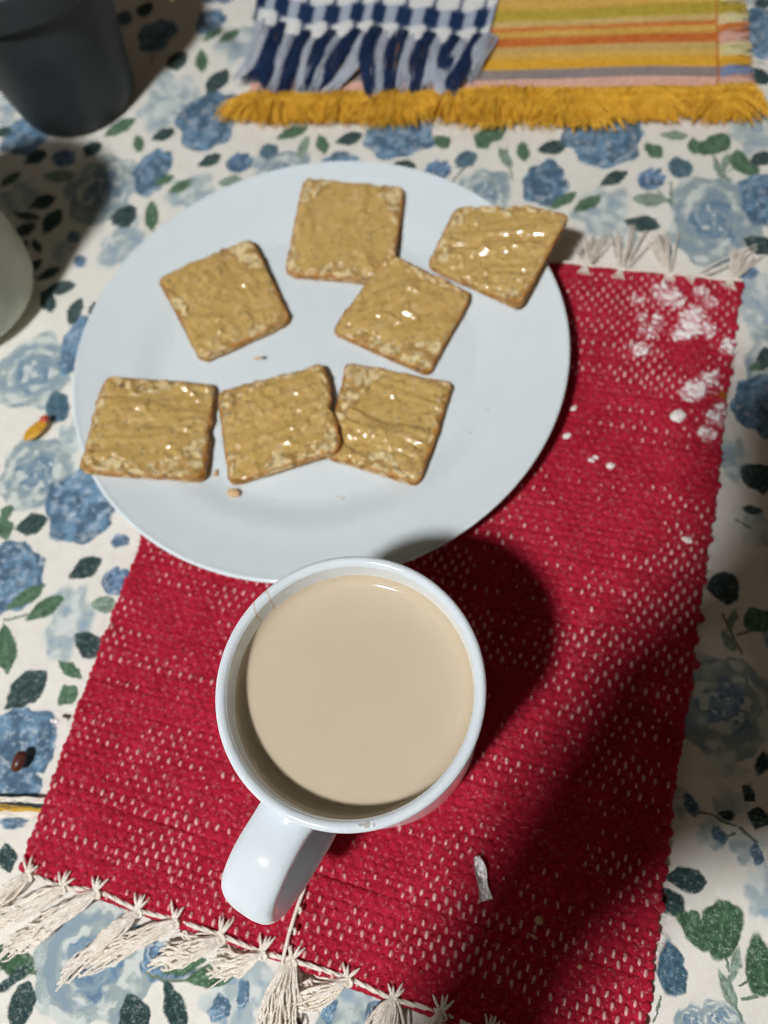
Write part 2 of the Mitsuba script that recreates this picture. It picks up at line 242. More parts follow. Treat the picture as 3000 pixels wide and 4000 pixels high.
def cream_thread(p, n, uv):
    x, y = p.x * 1000, p.y * 1000
    return mix((.76, .68, .58), (.93, .88, .81), noise(x / 2.2, y / 2.2, 3) * .7 + .3 * noise(x * 2, y * 2)) * (.82 + .3 * noise(x * 3, y * 3, 1))
mat('cream_cotton', cream_thread, .85, specular=.15)

NR, NW = 106, 104
ZB, AMP = .0026, .00040
rng = np.random.default_rng(11)
row_v = (np.arange(NR) + .5) / NR + rng.normal(0, .0006, NR)
loose = np.clip(.55 + .45 * np.sin(np.arange(NR) * .9 + 3 * f3(P3(np.arange(NR) * .13, 0), 1, 3) * 6) + rng.normal(0, .25, NR), 0, 1.15)
for k in range(NR):
    ends = rng.normal(0, .0035, 2) + .004 * np.sin(k * V([.9, 1.1]) + 2)
    u = np.linspace(0 - abs(ends[0]) * .8, 1 + abs(ends[1]) * .8, NW * 4)
    c = on_mat(u, row_v[k] + .0011 * (f3(P3(u * 9, k * .5), 1, 2, 3) - .5))
    z = ZB - AMP * np.cos(np.pi * (u * NW + k)) + .0005 * (n3(P3(u * 30, k * 1.0), 1, 5) - .5) + .0007 * (f3(P3(u * 6, k * .12), 1, 2, 8) - .5)
    fat = 1 + .07 * (n3(P3(u * 42, k * 2.0), 1, 6) - .5) + .22 * (n3(P3(u * 11, k * 2.0), 1, 7) - .5) - .03 * np.cos(2 * np.pi * u * NW)
    end = np.minimum(1, .45 + 14 * np.minimum(u - u[0], u[-1] - u) ** .8 * 3)
    m = Mesh().tube(P3(c[:, 0], c[:, 1], z), (.00232 - .00012 * loose[k]) * fat * end, 8, .55)
    put('red_placemat__weft_cord', m.mesh(), 'red_wool')
m = Mesh()
patch = f3(P3(np.arange(NW)[None] * .08, np.arange(NR)[:, None] * .10), 1, 2, 9) - .47
for k in range(NR):
    for j in range(1, NW):
        if (j + k) % 2 == 0:
            continue
        a = (.42 + .48 * loose[k]) * (.72 + .5 * rng.random()) - 1.5 * patch[k, j]
        if a < .10:
            continue
        u = j / NW + rng.normal(0, .0006); L = .0014 * (.66 + .46 * min(a, 1.2)) / .345
        t = np.linspace(-1, 1, 6); c = on_mat(u + .0007 * rng.normal() * t, row_v[k] + L * t)
        ztop = ZB - AMP + .00128 + .00034 * min(a, 1)
        m.tube(P3(c[:, 0], c[:, 1], ztop - .0012 * t**4), (.00050 + .00026 * min(a, 1)) * np.sqrt(1.04 - .9 * t**2) , 6, .9)
put('red_placemat__warp_thread', m.mesh(), 'warp_cotton', kind='stuff')
rng = np.random.default_rng(12); hu, hv, ha = rng.uniform(-.004, 1.004, 6500), rng.uniform(0, 1, 6500), rng.normal(0, .9, 6500); hb = on_mat(hu, hv); m = Mesh()
for b_, a_ in zip(hb, ha):
    d = V([math.cos(a_ - .28), math.sin(a_ - .28)]) * rng.uniform(.0012, .0034); e = V([-d[1], d[0]]) * rng.normal(0, .35)
    m.tube(bez([*b_, .0036], [*(b_ + d * .4 + e), .0046 + .0010 * rng.random()], [*(b_ + d), rng.uniform(.0038, .0052)], n=5), .00010, 3, cap=False)
put('red_placemat__wool_fuzz', m.mesh(), 'red_wool', kind='stuff')
tag('red_placemat', 'red woven wool placemat with white fringe under the plate and the mug', 'placemat')

# twine and tassels along the near edge
mm = lambda q: V(q, float) / 1000
nodes = mm([(-182.5, -14.0), (-167.0, -18.7), (-152.1, -20.3), (-133.6, -26.8), (-117.9, -30.4), (-98.6, -35.5), (-81.7, -41.1), (-69.9, -43.4), (-48.3, -49.2), (-30.8, -55.4), (-13.2, -59.5), (4, -66), (21, -71), (38, -76), (53, -80)])
tips = mm([(-203, -31), (-206, -36), (-186.0, -40), (-160, -47), (-151, -44), (-124, -43.5), (-101, -44.8), (-75, -72), (-73.5, -57), (-37, -76), (-25, -74), (-4, -86), (12, -90), (30, -95), (45, -100)])
bow = [.35, .3, .32, .30, .28, .22, .15, .05, .25, .1, .15, .1, .1, .1, .1]
cz = lambda xy, z: P3(xy[..., 0], xy[..., 1], z)
tw = smooth_profile(np.c_[nodes, np.where(np.arange(len(nodes)) % 2, .0044, .0034)], 14)
m = Mesh()
for s in range(3):
    a = np.arange(len(tw)) * .55 + s * 2.1
    m.tube(tw + P3(0 * a, np.cos(a) * .00045, np.sin(a) * .00045), .00058, 5)
put('red_placemat__edge_twine', m.mesh(), 'cream_cotton')
DN, LF = V([-.283, -.96]), V([-.96, .283])
for q, (nd, tp) in enumerate(zip(nodes, tips)):
    m = Mesh(); swoop = q not in (7, 9, 11, 13); Ln = np.linalg.norm(tp - nd)
    for s in range(58):
        w = np.clip(rng.normal(0, 1, 3), -2, 2); e = rng.uniform(.62, 1.15)
        if swoop:
            p1 = nd + DN * (.0036 + .0024 * w[0]) + LF * (.0016 + .0024 * w[1]); p2 = nd * .45 + tp * .55 + DN * (.0026 + .0026 * w[0] + .0008 * w[2])
            pe = nd + (tp - nd) * e + DN * (.0026 * w[0] + .0014 * w[1])
        else:
            p1 = nd + DN * .005 + LF * .0034 * w[0]; p2 = nd * .4 + tp * .6 + LF * (.0036 * w[0] + .001 * w[1]); pe = nd + (tp - nd) * e + LF * (.0046 * w[0] + .0020 * w[2]) + (.004 * w[1]) * DN
        zz = rng.uniform(.0012, .0075) * (1 - .1 * abs(w[0]))
        c = bez([*(nd + LF * .0004 * w[0]), .0040 + .0005 * w[1]], [*p1, zz + .0018], [*p2, zz + .0006], [*pe, max(.0008, zz * .45)], n=18)
        tl = np.linspace(0, 1, 18)[:, None]
        c[:, :2] += (n3(c * 230 + s * 7.3, 1, 3) - .5)[:, None] * (DN if swoop else LF) * .0062 * tl + .0009 * np.sin(tl * 9 + s) * DN * tl
        c[:, 2] = np.maximum(c[:, 2] + .0012 * (n3(c * 300 + s * 3.1, 1, 4) - .5), .0005)
        m.tube(c, np.linspace(.00052, .00038, 18) * rng.uniform(.75, 1.2), 5)
    for s in range(4):      # warp ends gathered into the knot
        st = nd + V([.27, .96]) * rng.uniform(.0035, .0068) + V([.96, -.27]) * ((s - 1.5) * .0022 + rng.normal(0, .0006))
        m.tube(bez([*nd, .0046], [*(nd * .5 + st * .5), .0060], [*st, .0049], n=6), [.0004, .0005, .0006, .0006, .0005, .0002], 5)
    a = np.linspace(0, 2 * np.pi, 14)
    for s in (-1, 0, 1):       # the knot's turns
        m.tube(np.c_[nd[0] + .0013 * np.cos(a) + s * .0006, nd[1] - .0006 + .0013 * np.sin(a) - s * .0007, .0046 + .0008 * np.sin(2 * a + s)], .00055, 5)
    put('red_placemat__tassel', m.mesh(), 'cream_cotton')
# far edge
for q, (a, b) in enumerate((((74.9, 282.6), (84.5, 311.3)), ((92.6, 277.8), (105.0, 314.2)), ((116.1, 274.1), (113.9, 309.6)), ((131.0, 271.2), (172, 294)), ((148, 266.5), (163, 291)), ((52, 288), (60, 320)))):
    m = Mesh(); a, b = V(a) / 1000, V(b) / 1000; d = b - a; side = V([-d[1], d[0]]) / np.linalg.norm(d)
    for s in range(15 if q != 3 else 5):
        w = rng.normal(0, 1); zz = rng.uniform(.001, .004); e = rng.uniform(.75, 1.05)
        m.tube(bez([*(a + side * w * .0006), .004], [*(a + d * .3 + side * w * .003), zz + .0015], [*(a + d * e * .9 + side * w * (.0065 if q != 3 else .001)), .001], n=9), .00036, 4)
    for s in range(4):
        st = a - d / np.linalg.norm(d) * .006 + side * (s - 1.5) * .002
        m.tube(bez([*a, .0045], [*(a * .5 + st * .5), .0056], [*st, .0046], n=5), .0005, 4)
    put('red_placemat__tassel', m.mesh(), 'cream_cotton')
c = on_mat(np.linspace(.1, 1, 90), np.full(90, 1.0)); m = Mesh().tube(cz(c, .0042 + .0005 * np.sin(np.arange(90) * .8)), .0008, 6)
put('red_placemat__edge_twine', m.mesh(), 'cream_cotton')
m = Mesh().tube(bez((-.0655, -.0180, .0062), (-.0690, -.0270, .0072), (-.0722, -.036, .0062), (-.0733, -.0450, .0055), n=22) + .0005 * (n3(P3(np.arange(22) * .4, 0), 1, 3) - .5)[:, None], .00075, 6)
for t in (6, 12): m.tube(bez((-.0655 - .0003 * t, -.0180 - .0012 * t, .0066), (-.0655 - .0003 * t + .001, -.0180 - .0012 * t - .001, .0072), (-.0655 - .0003 * t, -.0180 - .0012 * t - .002, .0064), n=6), .0007, 5)
put('loose_thread', m.mesh(), 'cream_cotton', label='single cream cotton thread lying on the red placemat below the mug handle', category='thread')

# ---------------------------------------------------------------- plate
def glaze(p, n, uv):
    return mix((.680, .758, .800), (.692, .770, .810), fbm(p.x * 60, p.y * 60, 2))
mat('white_glaze', glaze, .12, specular=.5)
PC = (-.0678, .2284)
prof = [(.0, .0055), (.060, .0056), (.0690, .0050), (.0705, .0012), (.0720, 0), (.0745, .0002), (.0765, .0024), (.090, .0062), (.110, .0118), (.1225, .0154), (.1252, .0163), (.1264, .0172), (.1262, .0182), (.1250, .0186), (.1220, .0176), (.108, .0138), (.0985, .0119), (.0930, .0103), (.0880, .0086), (.0830, .0074), (.0780, .0070), (.060, .0070), (.030, .0070), (1e-6, .0070)]
put('dinner_plate', lathe(smooth_profile(prof, 6), 256, PC, .0052), 'white_glaze', label='round white ceramic dinner plate holding seven crackers', category='plate')

# ---------------------------------------------------------------- crackers
def biscuit(p, n, uv):
    x, y = p.x * 1000, p.y * 1000
    s = dr.maximum(dr.abs(uv.x), dr.abs(uv.y))
    k = noise(x / 2.3, y / 2.3, 1)
    c = mix((.44, .27, .085), (.71, .57, .31), smoothstep(.34, .66, k * .8 + .2 * noise(x / .9, y / .9, 3)))
    c = c * (.92 + .16 * noise(x * 1.6, y * 1.6, 4))
    toast = smoothstep(.925, .99, s + .06 * (noise(x / 2.5, y / 2.5, p.z * 300) - .5))
    c = mix(c, mix((.37, .135, .020), (.53, .25, .055), noise(x / 1.5, y / 1.5, p.z * 900)), .9 * toast)
    d1, d2, w = voronoi(x / 2.9, y / 2.9)
    return mix(c, (.13, .12, .10), .8 * smoothstep(.28, .12, d1 + .25 * (noise(x, y) - .5)) * smoothstep(.35, .45, w) * smoothstep(1.02, .97, s))
mat('biscuit', biscuit, .55, lambda p, n, uv: noise(p.x * 1500, p.y * 1500, p.z * 1500) + .5 * noise(p.x * 3500, p.y * 3500, p.z * 3500), 2.5e-4, eps=1.5e-4, specular=.3)
def spread(p, n, uv):
    x, y = p.x * 1000, p.y * 1000
    c = mix((.465, .300, .088), (.580, .393, .136), fbm(x / 5, y / 5, 2)) * (.95 + .10 * noise(x * 1.2, y * 1.2, 4))
    c = mix(c, (.62, .46, .22), .55 * smoothstep(.66, .82, noise(x / 2.0, y / 2.0, 8)))
    d1, d2, w = voronoi(x / 4.3, y / 4.3)
    return mix(c, mix((.20, .12, .045), (.10, .085, .065), w), .70 * smoothstep(.21, .06, d1 + .14 * (noise(x * .9, y * .9) - .5)) * smoothstep(.28, .48, w))
mat('sticky_spread', spread, .15, lambda p, n, uv: noise(p.x * 420, p.y * 420, p.z * 420), 2.3e-4, eps=1.5e-4, specular=.6, clearcoat=.7, clearcoat_gloss=.92)

CR = {'A': [(-157.0, 279.8, 19.5), (-107.2, 306.9, 15.0), (-82.1, 250.4, 12.5), (-129.3, 227.3, 13.0)], 'B': [(-78.0, 341.8, 21.5), (-21.1, 329.5, 20.5), (-29.3, 270.3, 12.5), (-87.5, 281.8, 12.5)],
      'D': [(-31.1, 286.1, 18.8), (12.9, 258.2, 14.5), (-11.0, 211.3, 12.5), (-60.8, 241.2, 12.7)], 'C': [(6.7, 307.6, 25.5), (63.7, 288.6, 33.0), (35.2, 240.3, 23.5), (-9.8, 272.4, 21.5)],
      'E': [(-176.9, 216.5, 20.5), (-119.8, 213.3, 12.5), (-119.9, 157.1, 14.5), (-179.0, 160.2, 24.5)], 'G': [(-52.4, 222.0, 12.5), (1.4, 205.9, 12.5), (-16.6, 149.5, 15.5), (-62.1, 168.2, 12.5)],
      'F': [(-118.9, 208.6, 12.5), (-63.4, 220.6, 14.5), (-52.7, 168.2, 17.8), (-107.7, 155.0, 13.5)]}
WHAT = {'A': ('square cracker lying alone at the left, above the bottom row of three', 35, [], .9), 'B': ('square cracker nearest the far rim, its spread stroked in upright ridges', 88, [], 1.0),
        'C': ('irregular cracker jutting over the right rim of the plate, shiniest of all', 20, [], 1.0), 'D': ('diamond set cracker in the middle of the plate, partly under the one at the rim', 60, [], 1.0),
        'E': ('leftmost cracker of the bottom row, hanging over the left rim', 8, [(1.04, .0, .10)], .85), 'F': ('middle cracker of the bottom row, its right corner on top of its neighbour', 12, [(1.03, -.02, .10)], 1.0),
        'G': ('rightmost cracker of the bottom row, with ridged shiny spread', -8, [], 1.0)}
GAIN = {'G': 1.5, 'C': 1.15, 'B': 1.2}
BARE = {'A': [(0.7, 0.65, 0.55), (-1, 0.2, 0.35)], 'B': [(-0.85, 0.9, 0.4), (0.85, 0.75, 0.5), (0, -1.05, 0.4)], 'C': [(-0.95, 0.6, 0.4), (-0.95, -0.5, 0.45)], 'D': [(0.7, -0.85, 0.75), (-0.3, -1, 0.45)], 'E': [(-0.4, -1.0, 0.45), (0.3, -1.0, 0.5), (0.95, -0.6, 0.5), (-0.3, 0.95, 0.45)], 'F': [(-0.8, 0.8, 0.5), (0, -1.05, 0.45), (0.7, -0.9, 0.45)], 'G': [(-0.8, 0.65, 0.6), (0.2, -0.95, 0.5), (-1, 0, 0.4)]}
def cracker(key, name):
    label, ang, bites, cover = WHAT[key]; seed = ord(key); q = V(CR[key]) / 1000
    n = 118; g = np.linspace(-1, 1, n); s, t = np.meshgrid(g, g, indexing='ij'); de = 1 - np.maximum(abs(s), abs(t))
    rc = .17; a, b = np.clip((abs(s) - 1 + rc) / rc, 0, 1), np.clip((abs(t) - 1 + rc) / rc, 0, 1)
    sc = np.maximum(a, b) / np.maximum(np.hypot(a, b), 1e-9); both = (a > 0) & (b > 0)
    S = np.where(both, np.sign(s) * (1 - rc + rc * a * sc), s); U = np.where(both, np.sign(t) * (1 - rc + rc * b * sc), t)
    wob = 1 + (.030 * (f3(P3(S * 2.2, U * 2.2), 1, 3, seed) - .5) + .016 * (n3(P3(S * 9, U * 9), 1, seed + 1) - .5)) * np.clip(1 - de * 3, 0, 1)
    S, U = S * wob, U * wob
    if key == 'C': U = U + (.13 * np.exp(-((S - .22) / .42) ** 2)) * np.clip(U, 0, 1) ** 2
    for bs, bt, br in bites:
        d = np.hypot(S - bs, U - bt); k = np.clip(1 - d / (br * 1.6), 0, 1) ** 1.0 * br * .75
        S, U = S - k * np.sign(bs) * (abs(bs) > abs(bt)), U - k * np.sign(bt) * (abs(bt) > abs(bs))
    def place(S, U, h):
        x, y = ((S + 1) / 2)[..., None], ((U + 1) / 2)[..., None]
        p = (q[3] * (1 - x) + q[2] * x) * (1 - y) + (q[0] * (1 - x) + q[1] * x) * y
        return p + P3(0 * h, 0, h)
    ca, sa = math.cos(math.radians(ang)), math.sin(math.radians(ang)); al, ac = S * ca + U * sa, -S * sa + U * ca
    edge = f3(P3(S * 1.7, U * 1.7), 1, 3, seed + 9); ragged = f3(P3(S * 6, U * 6), 1, 3, seed + 10)
    cov = de * 3.6 - np.clip((edge - .42) * 3.0, -.1, 1) * .75 / cover + .02 - (ragged - .5) * .7
    for bs, bt, br in BARE[key]:
        cov = cov - 2.2 * np.clip(1 - np.hypot(S - bs, U - bt) / br + .5 * (ragged - .5), 0, 1)
    on = np.clip(cov * 3.5, 0, 1); on = on * on * (3 - 2 * on)
    rel = f3(P3(S * 4, U * 4), 1, 3, seed + 3) - .5
    rough_top = .0044 + .0011 * rel + .0013 * np.clip(n3(P3(S * 8, U * 8), 1, seed + 4) - .48, 0, 1) * 2
    smooth_top = .0042 + .0009 * (f3(P3(S * 2.2, U * 2.2), 1, 2, seed + 3) - .5)
    th = rough_top * (1 - on) + (smooth_top - .0004) * on - .0013 * np.exp(-de / .035)
    hole = np.hypot((S * 3.5 + .5) % 1 - .5, (U * 3.5 + .5) % 1 - .5)
    th -= .0007 * np.exp(-(hole / .16) ** 2) * (1 - on) + .0008 * on
    top = place(S, U, th).reshape(-1, 3)
    ring = np.r_[np.arange(n) * n, (n - 1) * n + np.arange(1, n), (np.arange(n - 2, -1, -1)) * n + n - 1, np.arange(n - 2, 0, -1)]
    m = Mesh(); f = grid_faces(n, n); uvt = np.c_[s.ravel(), t.ravel()]
    rs, rt, m_ = S.ravel()[ring], U.ravel()[ring], len(ring)
    rows_v, rows_u = [top], [uvt]
    for sc2, h in ((1.012, .0024), (1.008, .0011), (.985, .0002), (.0, .0002)):
        rows_v.append(place(rs * sc2, rt * sc2, np.full(m_, h) + (.0003 * (n3(P3(rs * 14, rt * 14), 1, seed) - .5) if sc2 > .99 else 0))); rows_u.append(np.c_[rs, rt] * 0 + [1.02, 1.02])
    at = [ring] + [n * n + i * m_ + np.arange(m_) for i in range(4)]
    fs = [f]
    for lo, hi in zip(at[1:], at[:-1]):
        k = np.roll(np.arange(m_), -1); fs += [np.stack([hi, hi[k], lo[k]], 1), np.stack([hi, lo[k], lo], 1)]
    body = trimesh.Trimesh(np.vstack(rows_v), np.vstack(fs), process=False)
    put(f'{name}__biscuit', body, 'biscuit', uv=np.vstack(rows_u))
    ridge = n3(P3(ac * 5.5 + .9 * np.sin(al * 2 + seed), al * .7, seed * 1.0), 1, seed) + .45 * n3(P3(ac * 12, al * 1.4), 1, seed + 2)
    lumps = np.clip(n3(P3(S * 8, U * 8), 1, seed + 4) - .55, 0, 1) * 2
    h = th * (1 - on) + (smooth_top - .0013 * np.exp(-de / .035)) * on - .00035 + on * (np.clip(.00060 + .00185 * GAIN.get(key, .9) * (ridge - .72), .00008, 1) + .00150 * lumps * np.clip(n3(P3(S * 2, U * 2), 1, seed + 8) * 3 - .9, 0, 1) + .00042 * (n3(P3(S * 8, U * 8), 1, seed + 6) - .5))
    dent = np.exp(-(np.hypot(((S + .1 * (ragged - .5)) * 2.6 + .5) % 1 - .5, ((U + .1 * (edge - .5)) * 2.6 + .5) % 1 - .5) / .13) ** 2)
    h = np.where(on > .35, np.maximum(h, th + .00028 * on), h) - on * .00085 * dent * np.clip(2.2 - 3 * edge, .15, 1)
    h = np.where(de < .012, th - .0012, h)
    put(f'{name}__spread', trimesh.Trimesh(place(S, U, h).reshape(-1, 3), f, process=False), 'sticky_spread', uv=uvt, label='glossy tan spread')
    tag(name, label, 'cracker', 'crackers with spread on the white plate')
for i, key in enumerate('ABDCEGF'):
    cracker(key, 'cracker' + (f'_{i:03d}' if i else ''))

# ---------------------------------------------------------------- mug of milky tea
def mug_glaze(p, n, uv):
    x, y, z = p.x * 1000, p.y * 1000, p.z * 1000
    c = mix((.650, .715, .765), (.665, .73, .78), noise(x / 20, y / 20, z / 20))
    d = dr.sqrt(dr.square(x + 65.5) + dr.square((y - 71) * .55)) + 1.2 * (noise(x / 2, y / 2, z / 2) - .5)      # dried drip of tea on the rim
    c = mix(c, (.58, .50, .38), .75 * smoothstep(.45, .2, dr.abs(d - 2.6)) * smoothstep(86, 90, z))
    d = dr.sqrt(dr.square((x + 30.1) / 2.6) + dr.square((y - 3.3) / 1.2)) + 1.6 * (noise(x * 1.2, y * 1.2, z) - .5)        # worn chip on the near rim
    return mix(c, (.36, .31, .25), .7 * smoothstep(.9, .5, d) * smoothstep(88, 92, z))
mat('mug_glaze', mug_glaze, .10, specular=.5)
MC = (-.0360, .0441)
prof = [(.0, .0075), (.030, .0074), (.0345, .0062), (.0360, .0048), (.0385, .0046), (.0402, .0062), (.0410, .012), (.0417, .045), (.0426, .080), (.0431, .0930), (.04312, .0953), (.0427, .0964), (.0417, .0969), (.0405, .0966), (.0397, .0957), (.0394, .0940), (.0390, .080), (.0384, .045), (.0376, .020), (.033, .0118), (.020, .0105), (1e-6, .0105)]
put('tea_mug__cup', lathe(smooth_profile(prof, 8), 256, MC), 'mug_glaze')
az = math.radians(-119.5)
path = smooth_profile([(.0400, .0790), (.0480, .0815), (.0590, .0810), (.0685, .0740), (.0730, .0610), (.0715, .0460), (.0640, .0340), (.0520, .0265), (.0395, .0225)], 10)
tt = np.gradient(path, axis=0); tt /= np.linalg.norm(tt, axis=1, keepdims=True); nn = np.c_[-tt[:, 1], tt[:, 0]]
a = np.arange(40) * 2 * np.pi / 40; ex = .80
wid = .0084 + .0014 * np.sin(np.pi * np.linspace(0, 1, len(path)) ** .8) + .0012 * np.exp(-((np.linspace(0, 1, len(path)) - 0) / .08) ** 2); thk = .0046
cw, ct = np.sign(np.cos(a)) * abs(np.cos(a)) ** ex, np.sign(np.sin(a)) * abs(np.sin(a)) ** ex
rr = path[:, None, 0] + nn[:, None, 0] * ct * thk; zz = path[:, None, 1] + nn[:, None, 1] * ct * thk; ww = wid[:, None] * cw[None]
hx, hy = MC[0] + rr * math.cos(az) - ww * math.sin(az), MC[1] + rr * math.sin(az) + ww * math.cos(az)
i = np.arange(len(path) - 1)[:, None] * 40; j = np.arange(40)[None]; k = (j + 1) % 40
qd = np.stack([i + j, i + k, i + 40 + k, i + 40 + j], -1).reshape(-1, 4)
put('tea_mug__handle', trimesh.Trimesh(np.stack([hx, hy, zz], -1).reshape(-1, 3), np.vstack([qd[:, [0, 1, 2]], qd[:, [0, 2, 3]]]), process=False), 'mug_glaze')
tag('tea_mug', 'white ceramic mug with a loop handle standing on the red placemat', 'mug')
def tea_colour(p, n, uv):
    return mix((.545, .456, .333), (.565, .474, .347), fbm(p.x * 90, p.y * 90, 3))
mat('milky_tea', tea_colour, .06, specular=.45)
R0 = .03915
r = np.r_[np.linspace(1e-6, .034, 30), np.linspace(.0345, R0, 40)]
put('tea', lathe(np.c_[r, .0845 + .0030 * np.exp(-(R0 - r) / .0019)], 256, MC), 'milky_tea', label='milky beige tea filling the white mug', category='tea')

# ---------------------------------------------------------------- striped mat with a gold fringe
SO, SX, SY = V([-.1234, .4423]), V([.9925, -.122]), V([.122, .9925])
def on_stripes(u, v):
    u, v = np.asarray(u)[..., None], np.asarray(v)[..., None]
    return SO + SX * u + SY * v
SW = .2968
BANDS = [(0, .0040, 'gold_yarn', 'golden'), (.0040, .0112, 'pink_yarn', 'dusty pink'), (.0112, .0200, 'grey_yarn', 'grey'), (.0200, .0295, 'amber_yarn', 'amber'), (.0295, .0355, 'gold_yarn', 'golden'), (.0355, .0412, 'beige_yarn', 'beige'),
         (.0412, .0455, 'orange_yarn', 'orange red'), (.0455, .0497, 'orange_yarn', 'orange red'), (.0497, .0555, 'gold_yarn', 'golden'), (.0555, .0590, 'orange_yarn', 'thin orange red'), (.0590, .0650, 'beige_yarn', 'beige'), (.0650, .0755, 'lime_yarn', 'yellow green'),
         (.0755, .0860, 'gold_yarn', 'golden'), (.0860, .0960, 'beige_yarn', 'beige'), (.0960, .1080, 'amber_yarn', 'amber'), (.1080, .1180, 'pink_yarn', 'dusty pink'), (.1180, .1290, 'grey_yarn', 'grey'), (.1290, .1420, 'gold_yarn', 'golden')]
YARN = {'gold_yarn': ((.50, .29, .050), (.72, .47, .13)), 'pink_yarn': ((.60, .34, .27), (.74, .48, .38)), 'grey_yarn': ((.21, .18, .175), (.32, .27, .26)), 'amber_yarn': ((.60, .32, .025), (.72, .42, .06)),
        'beige_yarn': ((.48, .32, .10), (.66, .48, .20)), 'orange_yarn': ((.46, .10, .025), (.66, .25, .06)), 'lime_yarn': ((.36, .27, .030), (.52, .40, .07)), 'blue_yarn': ((.16, .21, .36), (.26, .32, .48)), 'straw_yarn': ((.62, .55, .28), (.74, .66, .40)), 'fringe_gold': ((.60, .27, .008), (.92, .60, .09))}
for nm, (a, b) in YARN.items():
    def f(p, n, uv, a=a, b=b):
        x, y = p.x * 1000, p.y * 1000
        return mix(a, b, .40 * noise(x / 3.5, y / 1.6, 2) + .60 * cell_rand(dr.floor(((x + 123.4) * .122 + (y - 442.3) * .9925) / 1.05), 3)) * (.80 + .36 * noise(x * 1.6, y * 1.6, 3))
    mat(nm, f, .9, specular=.1)
nu = 300; u = np.linspace(0, SW, nu)
for b0, b1, m_, word in BANDS:
    nv = max(6, int((b1 - b0) / .00035)); v = np.linspace(b0, b1 + .0004, nv)
    uu, vv = np.meshgrid(u, v, indexing='ij')
    wv = .0022 * (f3(P3(uu * 16, vv * 4), 1, 2, 3) - .5) + .0007 * np.sign(np.sin(uu * 2 * np.pi / .0046)) * (1 if m_ == 'orange_yarn' else .45) * np.clip((vv - b0) / (b1 - b0), 0, 1)
    rise = .006 * np.clip((uu - .12) / .18, 0, 1) ** 2 * np.clip((vv - .03) / .05, 0, 1)
    p = on_stripes(uu, vv + wv * .9 + rise)
    z = .0030 + .0008 * 1.5 * np.abs(np.sin(np.pi * (vv - b0) / .0021)) + .0003 * np.sin(uu * 2 * np.pi / .0023 + np.floor((vv - b0) / .0021) * np.pi) + .0025 * (f3(P3(uu * 12, vv * 12), 1, 2, 5) - .4)
    put('striped_mat__stripe', trimesh.Trimesh(cz(p, np.maximum(z, .0012)).reshape(-1, 3), grid_faces(nu, nv), process=False), m_, label=f'{word} woven stripe')
rng = np.random.default_rng(21)
for q in range(3):       # three layers of the fringe's pile
    m = Mesh(); U0 = rng.uniform(.0, SW + .010, 2100)
    CL, WV, LN = f3(P3(U0 * 60, 0), 1, 3, 6) - .5, f3(P3(U0 * 18, 5), 1, 2, 2) - .5, f3(P3(U0 * 70, 3), 1, 2, 4) - .5
    for u0, cl, wv, ln in zip(U0, CL, .0060 * WV, LN):
        a = on_stripes(u0, rng.uniform(-.001, .004)) + SY * wv; L = (.0225 + .022 * cl) * rng.uniform(.58, 1.08)
        lean = 1.7 * ln + rng.normal(0, .38)
        d = -SY + SX * lean; hh = .0022 + (.0052 + .010 * max(cl, -.2)) * rng.random()
        m.tube(bez([*a, .0030], [*(a + d * L * .35), hh + .005], [*(a + d * L * .75), hh + .002], [*(a + d * L), rng.uniform(.0008, hh)], n=6), [.0003, .00045, .0005, .0005, .00045, .00025], 4)
    put('striped_mat__fringe', m.mesh(), 'fringe_gold', kind='stuff', label='thick golden fringe')
m = Mesh().tube(cz(on_stripes(np.interp(np.linspace(0, 1, 40), [0, 1], [.2905, .2945]), np.linspace(-.001, .12, 40)), .0048), .0005, 5)
put('striped_mat__hem_stitch', m.mesh(), 'orange_yarn')
tufts = [(.000, .0055, 'straw_yarn'), (.0045, .011, 'pink_yarn'), (.012, .0195, 'blue_yarn'), (.0205, .0295, 'amber_yarn'), (.030, .040, 'straw_yarn'), (.041, .050, 'pink_yarn'), (.050, .058, 'orange_yarn'), (.058, .066, 'straw_yarn'), (.067, .078, 'lime_yarn'), (.079, .092, 'straw_yarn')]
for v0, v1, m_ in tufts:
    m = Mesh()
    for s in range(60):
        v = rng.uniform(v0, v1); a = on_stripes(.292, v); L = rng.uniform(.011, .0205); d = SX + SY * (rng.normal(0, .12) + .10); zz = rng.uniform(.001, .0045)
        m.tube(bez([*a, .0035], [*(a + d * L * .4), zz + .002], [*(a + d * L), zz], n=6), .0005, 4)
    put('striped_mat__side_tuft', m.mesh(), m_)
tag('striped_mat', 'yellow and orange striped woven mat with a golden fringe beyond the plate', 'table mat')

# ---------------------------------------------------------------- blue and white checked napkin on the striped mat
def check(p, n, uv):
    a, b = uv.x, uv.y
    x, y = p.x * 1000, p.y * 1000
    st = noise(x * 3, y / 2.0, 1); fa = a - dr.floor(a); fb = b - dr.floor(b)
    blue, pale, white = mix((.010, .027, .080), (.022, .048, .125), st), mix((.30, .36, .47), (.46, .52, .62), st), mix((.70, .72, .72), (.80, .81, .80), st)
    inb = smoothstep(.30, .26, dr.abs(fa - .5))
    row = mix(pale, blue, inb)                                       # check row
    ov = dr.sqrt(dr.square((dr.abs(fa - dr.floor(fa + .5))) / .40) + dr.square((fb - .25) / .24) * 1.0)
    ovm = smoothstep(1.06, .94, dr.sqrt(dr.square(dr.square((fa - dr.select(fa > .5, 1.0, 0.0)) / .44)) + dr.square(dr.square((fb - .25) / .235))))
    wrow = mix(mix(pale, blue, .8 * smoothstep(.16, .10, dr.abs(fa - .5))), white, ovm)
    return dr.select(fb < .5, wrow, row)
mat('checked_cotton', check, .9, lambda p, n, uv: noise(p.x * 1500, p.y * 1500), 1.5e-4, specular=.1)
